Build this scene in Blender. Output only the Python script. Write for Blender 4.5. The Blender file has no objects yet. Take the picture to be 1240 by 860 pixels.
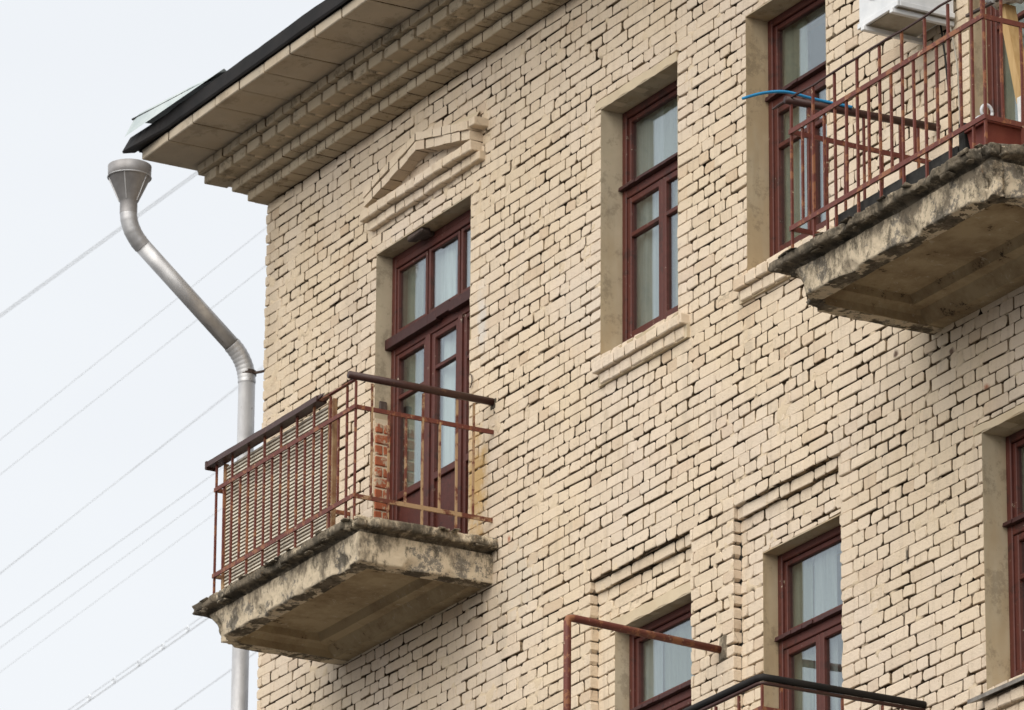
import bpy, math, random
import numpy as np
from mathutils import Vector, Matrix, noise
rnd = random.Random(7)
rng = np.random.default_rng(11)
S = bpy.context.scene
COL = S.collection

# ------------------------------------------------------------------ camera
FPX, AZ, PIT, ROL = 7596.9, 0.511272, 0.342477, 0.00673
CAM = Vector((35.933, -18.220, 1.6))
fw = Vector((-math.cos(AZ) * math.cos(PIT), math.sin(AZ) * math.cos(PIT), math.sin(PIT)))
r0 = fw.cross(Vector((0, 0, 1))).normalized(); u0 = r0.cross(fw)
rt = r0 * math.cos(ROL) + u0 * math.sin(ROL)
up = -r0 * math.sin(ROL) + u0 * math.cos(ROL)
cd = bpy.data.cameras.new('camera'); cam = bpy.data.objects.new('camera', cd); COL.objects.link(cam)
cam.matrix_world = Matrix(((rt.x, up.x, -fw.x, CAM.x), (rt.y, up.y, -fw.y, CAM.y), (rt.z, up.z, -fw.z, CAM.z), (0, 0, 0, 1)))
cd.sensor_width = 36; cd.lens = FPX / 1240 * 36
cd.clip_start = 1; cd.clip_end = 3000
cd.dof.use_dof = True; cd.dof.focus_distance = 35.5; cd.dof.aperture_fstop = 9
S.camera = cam

# ------------------------------------------------------------------ sky, sun, exposure
SUN_EL, SUN_AZ = math.radians(40), math.radians(-62)      # azimuth of the sun: angle from +X towards -Y
sun_dir = Vector((math.cos(SUN_EL) * math.cos(SUN_AZ), math.cos(SUN_EL) * math.sin(SUN_AZ), math.sin(SUN_EL)))
W = bpy.data.worlds.new('World'); S.world = W; W.use_nodes = True
nt = W.node_tree; nt.nodes.clear()
def wn(t, **k):
    n = nt.nodes.new(t)
    for a, b in k.items(): setattr(n, a, b)
    return n
sky = wn('ShaderNodeTexSky', sky_type='NISHITA', sun_disc=False, sun_elevation=SUN_EL,
         sun_rotation=math.atan2(sun_dir.x, sun_dir.y), air_density=1.0, dust_density=4.0)
tc = wn('ShaderNodeTexCoord')
mp = wn('ShaderNodeMapping'); mp.inputs['Scale'].default_value = (1, 1, 2.2)
nz = wn('ShaderNodeTexNoise'); nz.inputs['Scale'].default_value = 2.6; nz.inputs['Detail'].default_value = 5; nz.inputs['Roughness'].default_value = .5
cr = wn('ShaderNodeValToRGB')
cr.color_ramp.elements[0].position = .32; cr.color_ramp.elements[0].color = (7.95, 8.25, 8.65, 1)
cr.color_ramp.elements[1].position = .70; cr.color_ramp.elements[1].color = (8.85, 9.1, 9.35, 1)
mx = wn('ShaderNodeMixRGB'); mx.inputs['Fac'].default_value = .94
bg = wn('ShaderNodeBackground'); bg.inputs['Strength'].default_value = .1
wo = wn('ShaderNodeOutputWorld')
L = nt.links.new
L(tc.outputs['Generated'], mp.inputs['Vector']); L(mp.outputs['Vector'], nz.inputs['Vector']); L(nz.outputs['Fac'], cr.inputs['Fac'])
L(sky.outputs['Color'], mx.inputs['Color1']); L(cr.outputs['Color'], mx.inputs['Color2'])
L(mx.outputs['Color'], bg.inputs['Color']); L(bg.outputs['Background'], wo.inputs['Surface'])
sd = bpy.data.lights.new('sun', 'SUN'); sd.energy = 3.0; sd.angle = math.radians(75); sd.color = (1, .94, .85)
so = bpy.data.objects.new('sun', sd); COL.objects.link(so)
so.rotation_euler = sun_dir.to_track_quat('Z', 'Y').to_euler()
S.view_settings.view_transform = 'Standard'; S.view_settings.look = 'None'
S.view_settings.exposure = 0.12; S.view_settings.gamma = 1
S.cycles.max_bounces = 8

# ------------------------------------------------------------------ materials
def srgb(r, g, b):
    f = lambda c: (c / 255 / 12.92) if c / 255 <= .04045 else ((c / 255 + .055) / 1.055) ** 2.4
    return (f(r), f(g), f(b), 1)
class Mat:
    def __init__(s, name, rough=.8, spec=.3, metal=0):
        s.m = bpy.data.materials.new(name); s.m.use_nodes = True; s.nt = s.m.node_tree
        s.b = s.nt.nodes['Principled BSDF']; s.b.inputs['Roughness'].default_value = rough
        s.b.inputs['Specular IOR Level'].default_value = spec; s.b.inputs['Metallic'].default_value = metal
        s.tc = s.nt.nodes.new('ShaderNodeTexCoord'); s.geo = s.nt.nodes.new('ShaderNodeNewGeometry')
        s.pos = s.geo.outputs['Position']
    def noise(s, scale, detail=4, rough=.55, stretch=None, dist=0):
        n = s.nt.nodes.new('ShaderNodeTexNoise'); n.inputs['Scale'].default_value = scale
        n.inputs['Detail'].default_value = detail; n.inputs['Roughness'].default_value = rough
        n.inputs['Distortion'].default_value = dist
        v = s.pos
        if stretch:
            mp = s.nt.nodes.new('ShaderNodeMapping'); mp.inputs['Scale'].default_value = stretch
            s.nt.links.new(v, mp.inputs['Vector']); v = mp.outputs['Vector']
        s.nt.links.new(v, n.inputs['Vector']); return n.outputs['Fac']
    def ramp(s, fac, stops):
        c = s.nt.nodes.new('ShaderNodeValToRGB'); e = c.color_ramp.elements
        while len(e) < len(stops): e.new(.5)
        for i, (p, col) in enumerate(stops):
            e[i].position = p; e[i].color = col if len(col) == 4 else (*col, 1)
        s.nt.links.new(fac, c.inputs['Fac']); return c.outputs['Color']
    def mix(s, fac, a, b, mode='MIX'):
        n = s.nt.nodes.new('ShaderNodeMixRGB'); n.blend_type = mode
        for i, v in (('Fac', fac), ('Color1', a), ('Color2', b)):
            if isinstance(v, (int, float)): n.inputs[i].default_value = v
            elif isinstance(v, tuple): n.inputs[i].default_value = v if len(v) == 4 else (*v, 1)
            else: s.nt.links.new(v, n.inputs[i])
        return n.outputs['Color']
    def bump(s, h, strength=.4, dist=.004):
        n = s.nt.nodes.new('ShaderNodeBump'); n.inputs['Strength'].default_value = strength; n.inputs['Distance'].default_value = dist
        s.nt.links.new(h, n.inputs['Height']); s.nt.links.new(n.outputs['Normal'], s.b.inputs['Normal'])
    def col(s, c):
        if isinstance(c, tuple): s.b.inputs['Base Color'].default_value = c
        else: s.nt.links.new(c, s.b.inputs['Base Color'])
        return s
BW = lambda v: (v, v, v, 1)
PAINT = (.60, .495, .345, 1)
def m_brick():
    M = Mat('cream_painted_brick', .82, .25)
    oi = M.nt.nodes.new('ShaderNodeObjectInfo')
    ad = M.nt.nodes.new('ShaderNodeMath'); ad.operation = 'ADD'
    M.nt.links.new(M.geo.outputs['Random Per Island'], ad.inputs[0]); M.nt.links.new(oi.outputs['Random'], ad.inputs[1])
    fr = M.nt.nodes.new('ShaderNodeMath'); fr.operation = 'FRACT'; M.nt.links.new(ad.outputs[0], fr.inputs[0])
    c = M.ramp(fr.outputs[0], [(0, (.61, .47, .325, 1)), (.07, (.67, .54, .39, 1)), (.16, (.695, .57, .415, 1)), (.6, (.71, .585, .43, 1)), (.9, (.73, .605, .455, 1)), (1, (.67, .54, .385, 1))])
    big = M.noise(.9, 3, .5)
    c = M.mix(M.ramp(big, [(.4, BW(0)), (.66, BW(.6))]), c, (.69, .59, .50, 1))          # greyer pinkish repaint patches
    yel = M.noise(1.7, 3, .6, (1.4, 1, .6))
    c = M.mix(M.ramp(yel, [(.62, BW(0)), (.75, BW(.35))]), c, (.62, .47, .27, 1))
    dirt = M.noise(34, 5, .7)
    c = M.mix(M.ramp(dirt, [(.57, BW(0)), (.72, BW(.5))]), c, (.34, .27, .19, 1))
    run = M.noise(5, 4, .65, (3.2, 1, .5))
    c = M.mix(M.ramp(run, [(.52, BW(0)), (.72, BW(.42))]), c, (.44, .35, .25, 1))
    chip = M.noise(16, 6, .75, None, .4)
    c = M.mix(M.ramp(chip, [(.705, BW(0)), (.72, BW(.85))]), c, (.33, .12, .05, 1))
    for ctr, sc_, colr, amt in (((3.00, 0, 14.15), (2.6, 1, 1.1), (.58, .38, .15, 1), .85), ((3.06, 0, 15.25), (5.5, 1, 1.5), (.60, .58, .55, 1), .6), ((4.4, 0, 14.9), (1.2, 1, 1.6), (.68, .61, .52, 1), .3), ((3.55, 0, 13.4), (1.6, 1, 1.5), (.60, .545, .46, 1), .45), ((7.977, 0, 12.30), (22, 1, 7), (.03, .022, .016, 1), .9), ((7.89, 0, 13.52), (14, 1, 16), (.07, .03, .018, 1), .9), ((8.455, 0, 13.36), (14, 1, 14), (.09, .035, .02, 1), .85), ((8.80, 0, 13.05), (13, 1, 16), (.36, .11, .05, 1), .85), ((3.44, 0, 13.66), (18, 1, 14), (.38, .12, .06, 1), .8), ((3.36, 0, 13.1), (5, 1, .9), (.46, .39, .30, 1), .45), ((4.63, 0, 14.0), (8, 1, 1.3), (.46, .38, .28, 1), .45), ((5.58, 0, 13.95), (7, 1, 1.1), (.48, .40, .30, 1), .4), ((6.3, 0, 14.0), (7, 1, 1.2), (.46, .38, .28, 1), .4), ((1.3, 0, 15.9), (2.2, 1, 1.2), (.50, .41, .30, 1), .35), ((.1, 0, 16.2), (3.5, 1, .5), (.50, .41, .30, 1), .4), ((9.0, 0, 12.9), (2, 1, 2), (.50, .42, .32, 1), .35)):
        mp = M.nt.nodes.new('ShaderNodeMapping'); mp.vector_type = 'POINT'
        mp.inputs['Location'].default_value = (-ctr[0] * sc_[0], 0, -ctr[2] * sc_[2]); mp.inputs['Scale'].default_value = (sc_[0], 0, sc_[2])
        M.nt.links.new(M.pos, mp.inputs['Vector']); ln = M.nt.nodes.new('ShaderNodeVectorMath'); ln.operation = 'LENGTH'
        M.nt.links.new(mp.outputs['Vector'], ln.inputs[0]); sb = M.nt.nodes.new('ShaderNodeMath'); sb.operation = 'MULTIPLY_ADD'
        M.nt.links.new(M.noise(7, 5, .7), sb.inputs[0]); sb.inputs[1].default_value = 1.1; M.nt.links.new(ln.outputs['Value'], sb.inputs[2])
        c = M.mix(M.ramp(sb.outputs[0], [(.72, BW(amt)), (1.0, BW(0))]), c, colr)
    M.col(c); M.bump(M.noise(60, 6, .7), .8, .009); return M.m
def m_mortar():
    M = Mat('joint_mortar', .95, .1)
    at = M.nt.nodes.new('ShaderNodeAttribute'); at.attribute_name = 'bare'  # deep mortar is bare and near-black: joint shade is painted in by depth
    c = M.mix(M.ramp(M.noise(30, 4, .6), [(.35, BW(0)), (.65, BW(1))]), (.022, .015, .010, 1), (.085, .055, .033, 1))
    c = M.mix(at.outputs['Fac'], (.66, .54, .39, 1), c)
    M.col(c); M.bump(M.noise(70, 5, .7), .8, .008); return M.m
def m_joint():
    M = Mat('joint_dirt_and_shade', .95, .1)  # unpainted dirty joint faces, with the shade of the gaps put into the colour
    c = M.mix(M.ramp(M.noise(30, 4, .6), [(.35, BW(0)), (.65, BW(1))]), (.022, .015, .010, 1), (.10, .066, .040, 1))
    c = M.mix(M.ramp(M.noise(5.5, 6, .7), [(.43, BW(0)), (.56, BW(.85))]), c, (.40, .30, .19, 1))
    M.col(c); return M.m
def m_plaster(name='painted_plaster', base=(.50, .42, .30, 1), och=.75, grime=0):
    M = Mat(name, .85, .2)
    c = M.mix(M.ramp(M.noise(7, 5, .6), [(.35, BW(0)), (.7, BW(.5))]), base, tuple(v * .78 for v in base[:3]) + (1,))
    st = M.noise(1.3, 4, .6, (2, 2, .55))
    c = M.mix(M.ramp(st, [(.45, BW(0)), (.62, BW(och))]), c, (.36, .225, .085, 1))
    cr = M.noise(14, 6, .8, (3, 3, 1), .6)
    c = M.mix(M.ramp(cr, [(.69, BW(0)), (.71, BW(.5))]), c, (.16, .12, .08, 1))
    if grime: c = M.mix(M.ramp(M.noise(5.5, 7, .8, (.7, 1, 1)), [(.53, BW(0)), (.61, BW(grime))]), c, (.10, .078, .052, 1))
    M.col(c); M.bump(M.noise(45, 5, .6), .35, .003); return M.m
def m_worn(name, paint, rust, bare, lo=.55, spots=9, rough=.55):
    M = Mat(name, rough, .35)
    c = M.mix(M.ramp(M.noise(26, 4, .6), [(.3, BW(0)), (.7, BW(.6))]), paint, tuple(v * .6 for v in paint[:3]) + (1,))
    n = M.noise(spots, 6, .75)
    c = M.mix(M.ramp(n, [(lo, BW(0)), (lo + .05, BW(1))]), c, rust)
    c = M.mix(M.ramp(M.noise(spots * 2.3, 6, .75), [(lo + .1, BW(0)), (lo + .13, BW(1))]), c, bare)
    M.col(c); M.bump(M.noise(90, 5, .7), .6, .002); return M.m
def m_concrete(name, grime=.5, moss=.45, top=.14):
    M = Mat(name, .92, .15)
    c = M.ramp(M.noise(5.5, 8, .78), [(.40, (.20, .175, .14, 1)), (.445, (.33, .29, .235, 1)), (.455, (.60, .50, .36, 1)), (.7, (.68, .57, .42, 1))])
    sx = M.nt.nodes.new('ShaderNodeSeparateXYZ'); M.nt.links.new(M.tc.outputs['Generated'], sx.inputs[0])
    m1 = M.nt.nodes.new('ShaderNodeMath'); m1.operation = 'MULTIPLY_ADD'; M.nt.links.new(sx.outputs['Z'], m1.inputs[0]); m1.inputs[1].default_value = top
    M.nt.links.new(M.noise(5.2, 9, .78, (1, 1, .55)), m1.inputs[2])
    m2 = M.nt.nodes.new('ShaderNodeMath'); m2.operation = 'MULTIPLY_ADD'; M.nt.links.new(sx.outputs['Y'], m2.inputs[0]); m2.inputs[1].default_value = -.10
    M.nt.links.new(m1.outputs[0], m2.inputs[2])
    c = M.mix(M.ramp(m2.outputs[0], [(grime, BW(0)), (grime + .13, BW(.85))]), c, (.105, .085, .062, 1))
    g2 = M.noise(9, 9, .8, (1, 1, .6))
    c = M.mix(M.ramp(g2, [(moss, BW(.75)), (moss + .07, BW(0))]), c, (.065, .056, .042, 1))
    r = M.noise(8, 5, .7, (2, 2, .4))
    c = M.mix(M.ramp(r, [(.66, BW(0)), (.72, BW(.5))]), c, (.33, .16, .07, 1))
    M.col(c); M.bump(M.noise(38, 8, .8), .9, .012); return M.m
def m_soffit():
    M = Mat('soffit_plaster', .9, .15)
    c = M.mix(M.ramp(M.noise(3.0, 7, .7), [(.40, BW(0)), (.62, BW(.85))]), (.42, .335, .215, 1), (.22, .155, .09, 1))
    c = M.mix(M.ramp(M.noise(13, 6, .8, None, .8), [(.60, BW(0)), (.625, BW(.7))]), c, (.52, .45, .34, 1))
    st = M.noise(6, 7, .8)
    c = M.mix(M.ramp(st, [(.60, BW(0)), (.64, BW(.9))]), c, (.05, .038, .028, 1))
    M.col(c); M.bump(M.noise(30, 6, .7), .5, .004); return M.m
def m_simple(name, c1, c2, scale=12, rough=.7, metal=0, bump=.2, spec=.3, stretch=None):
    M = Mat(name, rough, spec, metal)
    M.col(M.ramp(M.noise(scale, 5, .6, stretch), [(.35, c1), (.68, c2)]))
    M.bump(M.noise(scale * 4, 4, .6, stretch), bump, .003); return M.m
def m_glass():
    M = Mat('window_glass'); nt = M.nt; nt.nodes.remove(M.b)
    lw = nt.nodes.new('ShaderNodeLayerWeight'); lw.inputs['Blend'].default_value = .5
    pw = nt.nodes.new('ShaderNodeMath'); pw.operation = 'POWER'; pw.inputs[1].default_value = 4; nt.links.new(lw.outputs['Facing'], pw.inputs[0])
    f = nt.nodes.new('ShaderNodeMath'); f.operation = 'MULTIPLY_ADD'; f.inputs[1].default_value = .85; f.inputs[2].default_value = .14; nt.links.new(pw.outputs[0], f.inputs[0])
    g = nt.nodes.new('ShaderNodeBsdfGlossy'); g.inputs['Roughness'].default_value = .015; g.inputs['Color'].default_value = (.90, .95, 1, 1)
    t = nt.nodes.new('ShaderNodeBsdfTransparent'); t.inputs['Color'].default_value = (.90, .94, .92, 1)
    m = nt.nodes.new('ShaderNodeMixShader'); L = nt.links.new
    b = nt.nodes.new('ShaderNodeBump'); b.inputs['Strength'].default_value = .10; b.inputs['Distance'].default_value = .01
    L(M.noise(2.3, 2, .4), b.inputs['Height']); L(b.outputs['Normal'], g.inputs['Normal'])
    L(f.outputs[0], m.inputs[0]); L(t.outputs[0], m.inputs[1]); L(g.outputs[0], m.inputs[2])
    L(m.outputs[0], nt.nodes['Material Output'].inputs['Surface']); return M.m
def m_cloth(name, c):
    M = Mat(name, .9, .1); M.col(M.ramp(M.noise(6, 3, .5, (6, 6, .3)), [(.35, c), (.65, tuple(v * .75 for v in c[:3]) + (1,))])); return M.m
def m_galv():
    M = Mat('galvanised_steel', .48, .5, .5)
    c = M.ramp(M.noise(7, 5, .6, (1, 1, .5)), [(.35, (.42, .42, .43, 1)), (.55, (.56, .56, .57, 1)), (.72, (.66, .66, .66, 1))])
    c = M.mix(M.ramp(M.noise(16, 6, .75), [(.62, BW(0)), (.7, BW(.7))]), c, (.17, .13, .10, 1))
    M.col(c); M.bump(M.noise(25, 3, .5), .25, .003); return M.m

BRICK = m_brick(); MORTAR = m_mortar(); JOINT = m_joint(); PLASTER = m_plaster(grime=.35, och=.4)
LINTEL = m_plaster('lintel_paint', (.60, .50, .355, 1), .15)
CORN = m_plaster('cornice_paint', (.47, .395, .29, 1), .12, .6)
SLABP = m_plaster('eaves_slab_paint', (.50, .43, .335, 1), .15, .3)
RED = m_worn('exposed_red_brick', (.40, .115, .05, 1), (.47, .36, .25, 1), (.2, .09, .05, 1), .50, 8, .9)
RAIL = m_worn('red_brown_rail_paint', (.145, .038, .026, 1), (.25, .10, .045, 1), (.42, .32, .21, 1), .53, 9)
RAILB = m_worn('blistered_rail_paint', (.15, .045, .028, 1), (.36, .235, .13, 1), (.22, .10, .05, 1), .47, 7, .75)
DARKR = m_worn('dark_brown_handrail', (.055, .022, .017, 1), (.10, .05, .03, 1), (.17, .09, .06, 1), .62, 12, .45)
FRAME = m_worn('red_brown_window_paint', (.100, .026, .018, 1), (.055, .018, .013, 1), (.38, .31, .23, 1), .55, 9, .55)
DARKF = m_worn('dark_red_weatherboard', (.055, .018, .016, 1), (.10, .03, .025, 1), (.2, .12, .1, 1), .6, 14, .6)
BLACKM = m_simple('black_roof_metal', (.006, .0055, .006, 1), (.016, .013, .012, 1), 5, .7)
ROOFM = m_simple('pale_roof_sheet', (.38, .44, .45, 1), (.52, .57, .57, 1), 5, .6, .1)
CONC = m_concrete('weathered_balcony_concrete', .535, .40)
LIPC = m_concrete('mossy_coping_concrete', .31, .46, -.05)
SOFF = m_soffit(); GALV = m_galv(); ZINC = m_simple('dull_zinc', (.26, .25, .25, 1), (.38, .37, .37, 1), 8, .5, .35); GLASS = m_glass()
CURT = m_cloth('pale_curtain', (.34, .35, .36, 1)); VOILE = m_cloth('white_voile', (.62, .64, .66, 1)); NET = m_cloth('grey_green_curtain', (.23, .24, .21, 1))
WALLIN = m_simple('room_wall', (.30, .30, .28, 1), (.36, .35, .32, 1), 2, .9)
SLAT = m_simple('faded_slats', (.62, .56, .45, 1), (.78, .73, .62, 1), 9, .85)
SLATD = m_simple('rusty_slats', (.22, .10, .05, 1), (.40, .27, .15, 1), 14, .85)
ACW = m_simple('white_enamel', (.62, .64, .66, 1), (.74, .75, .76, 1), 8, .4)
ACD = m_simple('fan_grille', (.05, .05, .055, 1), (.10, .10, .10, 1), 20, .5)
ACB = m_simple('dirty_steel_base', (.32, .28, .22, 1), (.45, .42, .36, 1), 9, .6)
BLUE = m_simple('blue_plastic', (.02, .20, .42, 1), (.035, .26, .50, 1), 9, .35)
TERRA = m_simple('red_brown_plastic', (.15, .030, .020, 1), (.20, .048, .030, 1), 9, .5)
SOIL = m_simple('dark_soil', (.02, .015, .01, 1), (.05, .035, .025, 1), 60, .95)
WOOD = m_simple('ochre_board', (.40, .25, .10, 1), (.50, .34, .16, 1), 6, .7, stretch=(8, 8, 1))
RUBBER = m_simple('black_felt', (.018, .018, .018, 1), (.04, .038, .035, 1), 15, .9)
WIREM = m_simple('cable_grey', (.70, .73, .77, 1), (.78, .81, .85, 1), 3, .6)
CLOTH = m_simple('white_cloth', (.55, .55, .53, 1), (.74, .74, .72, 1), 12, .9)
STEEL = m_simple('dark_steel', (.05, .035, .03, 1), (.10, .07, .055, 1), 20, .6)
ASPH = m_simple('asphalt', (.06, .058, .055, 1), (.09, .085, .08, 1), 3, .9)

# ------------------------------------------------------------------ mesh helpers
LAST = ['']
class MB:
    def __init__(s): s.v = []; s.f = []
    def add(s, vs, fs):
        o = len(s.v); s.v.extend([tuple(p) for p in vs]); s.f.extend([tuple(i + o for i in f) for f in fs]); return s
    def box(s, x0, x1, y0, y1, z0, z1, b=0.0, j=0.0):
        if b <= 0:
            vs = [(x, y, z) for x in (x0, x1) for y in (y0, y1) for z in (z0, z1)]
            fs = [(0, 1, 3, 2), (4, 6, 7, 5), (0, 4, 5, 1), (2, 3, 7, 6), (0, 2, 6, 4), (1, 5, 7, 3)]
        else:
            b = min(b, (x1 - x0) * .45, (y1 - y0) * .45, (z1 - z0) * .45)
            vs = []; idx = {}
            for ix, X in enumerate((x0, x1)):
                for iy, Y in enumerate((y0, y1)):
                    for iz, Z in enumerate((z0, z1)):
                        sx, sy, sz = (1 if ix == 0 else -1), (1 if iy == 0 else -1), (1 if iz == 0 else -1)
                        jx, jy, jz = (rnd.uniform(-j, j) for _ in range(3))
                        for a, p in (('x', (X, Y + sy * b, Z + sz * b)), ('y', (X + sx * b, Y, Z + sz * b)), ('z', (X + sx * b, Y + sy * b, Z))):
                            idx[(ix, iy, iz, a)] = len(vs); vs.append((p[0] + jx, p[1] + jy, p[2] + jz))
            fs = []
            g = lambda ix, iy, iz, a: idx[(ix, iy, iz, a)]
            for k in (0, 1):
                q = [g(k, 0, 0, 'x'), g(k, 0, 1, 'x'), g(k, 1, 1, 'x'), g(k, 1, 0, 'x')]; fs.append(q if k == 0 else q[::-1])
                q = [g(0, k, 0, 'y'), g(1, k, 0, 'y'), g(1, k, 1, 'y'), g(0, k, 1, 'y')]; fs.append(q if k == 0 else q[::-1])
                q = [g(0, 0, k, 'z'), g(0, 1, k, 'z'), g(1, 1, k, 'z'), g(1, 0, k, 'z')]; fs.append(q if k == 0 else q[::-1])
            for a in (0, 1):
                for c in (0, 1):
                    fs.append([g(a, c, 0, 'x'), g(a, c, 0, 'y'), g(a, c, 1, 'y'), g(a, c, 1, 'x')])
                    fs.append([g(a, 0, c, 'x'), g(a, 0, c, 'z'), g(a, 1, c, 'z'), g(a, 1, c, 'x')])
                    fs.append([g(0, a, c, 'y'), g(0, a, c, 'z'), g(1, a, c, 'z'), g(1, a, c, 'y')])
            for a in (0, 1):
                for c in (0, 1):
                    for d in (0, 1): fs.append([g(a, c, d, 'x'), g(a, c, d, 'y'), g(a, c, d, 'z')])
        return s.add(vs, fs)
    def prism(s, poly, y0, y1):                       # polygon in X,Z extruded in Y
        n = len(poly); vs = [(x, y0, z) for x, z in poly] + [(x, y1, z) for x, z in poly]
        return s.add(vs, [tuple(range(n)), tuple(range(2 * n - 1, n - 1, -1))] + [(i, i + n, (i + 1) % n + n, (i + 1) % n) for i in range(n)])
    def tube(s, pts, r, n=10, cap=True):
        pts = [Vector(p) for p in pts]; rs = r if isinstance(r, (list, tuple)) else [r] * len(pts)
        ref = None; rings = []
        for i, p in enumerate(pts):
            d = (pts[min(i + 1, len(pts) - 1)] - pts[max(i - 1, 0)]).normalized()
            if ref is None: ref = Vector((1, 0, 0)) if abs(d.x) < .9 else Vector((0, 0, 1))
            a = (ref - d * ref.dot(d)).normalized(); ref = a; b = d.cross(a)
            rings.append([p + (a * math.cos(2 * math.pi * k / n) + b * math.sin(2 * math.pi * k / n)) * rs[i] for k in range(n)])
        vs = [q for R in rings for q in R]; fs = []
        for i in range(len(rings) - 1):
            for k in range(n): fs.append((i * n + k, i * n + (k + 1) % n, (i + 1) * n + (k + 1) % n, (i + 1) * n + k))
        if cap: fs.append(tuple(range(n))[::-1]); fs.append(tuple((len(rings) - 1) * n + k for k in range(n)))
        return s.add(vs, fs)
    def build(s, name, mat, parent=None, smooth=False, **props):
        me = bpy.data.meshes.new(name); me.from_pydata(s.v, [], s.f); me.materials.append(mat)
        if smooth: me.polygons.foreach_set('use_smooth', [True] * len(me.polygons))
        me.update(); o = bpy.data.objects.new(name, me); COL.objects.link(o); LAST[0] = o.name
        if parent is not None: o.parent = parent
        for k, v in props.items(): o[k] = v
        return o
def dark_ends(o, faces=(0, 3)):
    o.data.materials.append(JOINT)  # end faces coloured dark, carrying the shade of the gap between pieces
    for k in faces: o.data.polygons[k].material_index = 1
    return o
def empty(name, **props):
    o = bpy.data.objects.new(name, None); COL.objects.link(o)
    for k, v in props.items(): o[k] = v
    return o
def copy(o, parent):
    c = o.copy(); c.parent = parent; COL.objects.link(c); return c

# ------------------------------------------------------------------ ground
g = MB().box(-600, 600, -600, 600, -.3, 0).build('ground', ASPH, kind='structure')

# ------------------------------------------------------------------ the building
BLD = empty('apartment_building', label='cream painted brick apartment building with crumbling balconies and red-brown windows under deep eaves', category='building')
XR = 12.2
ZT, CH, ZB = 17.035, .0755, 10.55
# openings in the front wall: x0, x1, z0, z1
OPEN = dict(doorA=(1.618, 2.900, 13.70, 16.147), winW=(4.566, 5.493, 14.535, 16.16), winT=(6.292, 7.185, 14.535, 16.16),
            doorD=(8.690, 9.972, 13.78, 16.16), winL=(4.651, 5.590, 11.10, 12.757), winR=(6.354, 7.210, 11.10, 12.772), winF=(8.740, 9.95, 11.33, 12.80))
RECESS = [(4.451, 5.631, 11.0, 13.035, .055), (4.451, 5.631, 13.035, 13.105, .028), (6.115, 7.280, 11.0, 13.040, .055), (6.115, 7.280, 13.040, 13.113, .028)]
LINT = [(4.50, 5.493, 16.16, 16.222), (4.60, 5.590, 12.757, 12.83), (8.66, 9.97, 12.80, 12.85)]
def hard(x, z):
    for o in OPEN.values():
        if o[0] < x < o[1] and o[2] < z < o[3]: return True
    return False
def rec(x, z):
    for a in RECESS:
        if a[0] < x < a[1] and a[2] < z < a[3]: return a[4]
    return 0.0
# wall core with openings
bx = sorted({.012, XR} | {v for o in OPEN.values() for v in o[:2]} | {v for a in RECESS for v in a[:2]})
bz = sorted({0.0, ZB, ZT} | {v for o in OPEN.values() for v in o[2:]} | {v for a in RECESS for v in a[2:4]})
core = MB()
for i in range(len(bx) - 1):
    run = None
    for k in range(len(bz) - 1):
        cx, cz = (bx[i] + bx[i + 1]) / 2, (bz[k] + bz[k + 1]) / 2
        if not hard(cx, cz):
            core.box(bx[i], bx[i + 1], .085, .45, bz[k], bz[k + 1])
core.box(XR, 24, .03, .45, 0, ZT); core.box(.012, .45, .45, 12, 0, ZT); core.box(.45, 24, 3.2, 12, 0, ZT)
for z in (9.95, 13.35, 16.75): core.box(.45, 24, .45, 3.2, z, z + .28)
core.build('wall', WALLIN, BLD)
# mortar relief between and behind the bricks
def vnoise(x, z, seed):
    xi = np.floor(x).astype(int); zi = np.floor(z).astype(int); fx = x - xi; fz = z - zi
    fx = fx * fx * (3 - 2 * fx); fz = fz * fz * (3 - 2 * fz)
    h = lambda a, b: (np.sin(a * 127.1 + b * 311.7 + seed * 74.7) * 43758.5453) % 1.0
    return (h(xi, zi) * (1 - fx) + h(xi + 1, zi) * fx) * (1 - fz) + (h(xi, zi + 1) * (1 - fx) + h(xi + 1, zi + 1) * fx) * fz
def fbm(x, z, f, seed, o=3):
    t = 0; a = 1; n = 0
    for k in range(o): t = t + a * vnoise(x * f, z * f, seed + k); n += a; a *= .55; f *= 2.1
    return t / n
mv = []; mf = []; mb = []
base = 0
for i in range(len(bx) - 1):
    for k in range(len(bz) - 1):
        if bz[k + 1] <= ZB + .001: continue
        cx, cz = (bx[i] + bx[i + 1]) / 2, (bz[k] + bz[k + 1]) / 2
        if hard(cx, cz): continue
        nx = max(1, int(round((bx[i + 1] - bx[i]) / .016))); nz_ = max(1, int(round((bz[k + 1] - bz[k]) / .016)))
        X, Z = np.meshgrid(np.linspace(bx[i], bx[i + 1], nx + 1), np.linspace(bz[k], bz[k + 1], nz_ + 1))
        n1 = fbm(X, Z, 11.0, 3, 3); n2 = fbm(X, Z, 1.1, 9, 2)
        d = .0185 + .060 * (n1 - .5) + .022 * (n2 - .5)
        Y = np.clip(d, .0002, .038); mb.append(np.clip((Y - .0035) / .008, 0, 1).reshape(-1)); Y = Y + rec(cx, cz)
        mv.append(np.stack([X, Y, Z], -1).reshape(-1, 3))
        a = (np.arange(nz_)[:, None] * (nx + 1) + np.arange(nx)[None, :]).reshape(-1) + base
        mf.append(np.stack([a, a + 1, a + nx + 2, a + nx + 1], -1)); base += (nx + 1) * (nz_ + 1)
mv = np.concatenate(mv); mf = np.concatenate(mf)
me = bpy.data.meshes.new('mortar'); me.from_pydata(mv.tolist(), [], mf.tolist()); me.materials.append(MORTAR)
me.polygons.foreach_set('use_smooth', [True] * len(me.polygons)); me.update()
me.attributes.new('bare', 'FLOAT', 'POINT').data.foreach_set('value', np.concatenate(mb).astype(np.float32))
o = bpy.data.objects.new('mortar', me); COL.objects.link(o); o.parent = BLD

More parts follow.
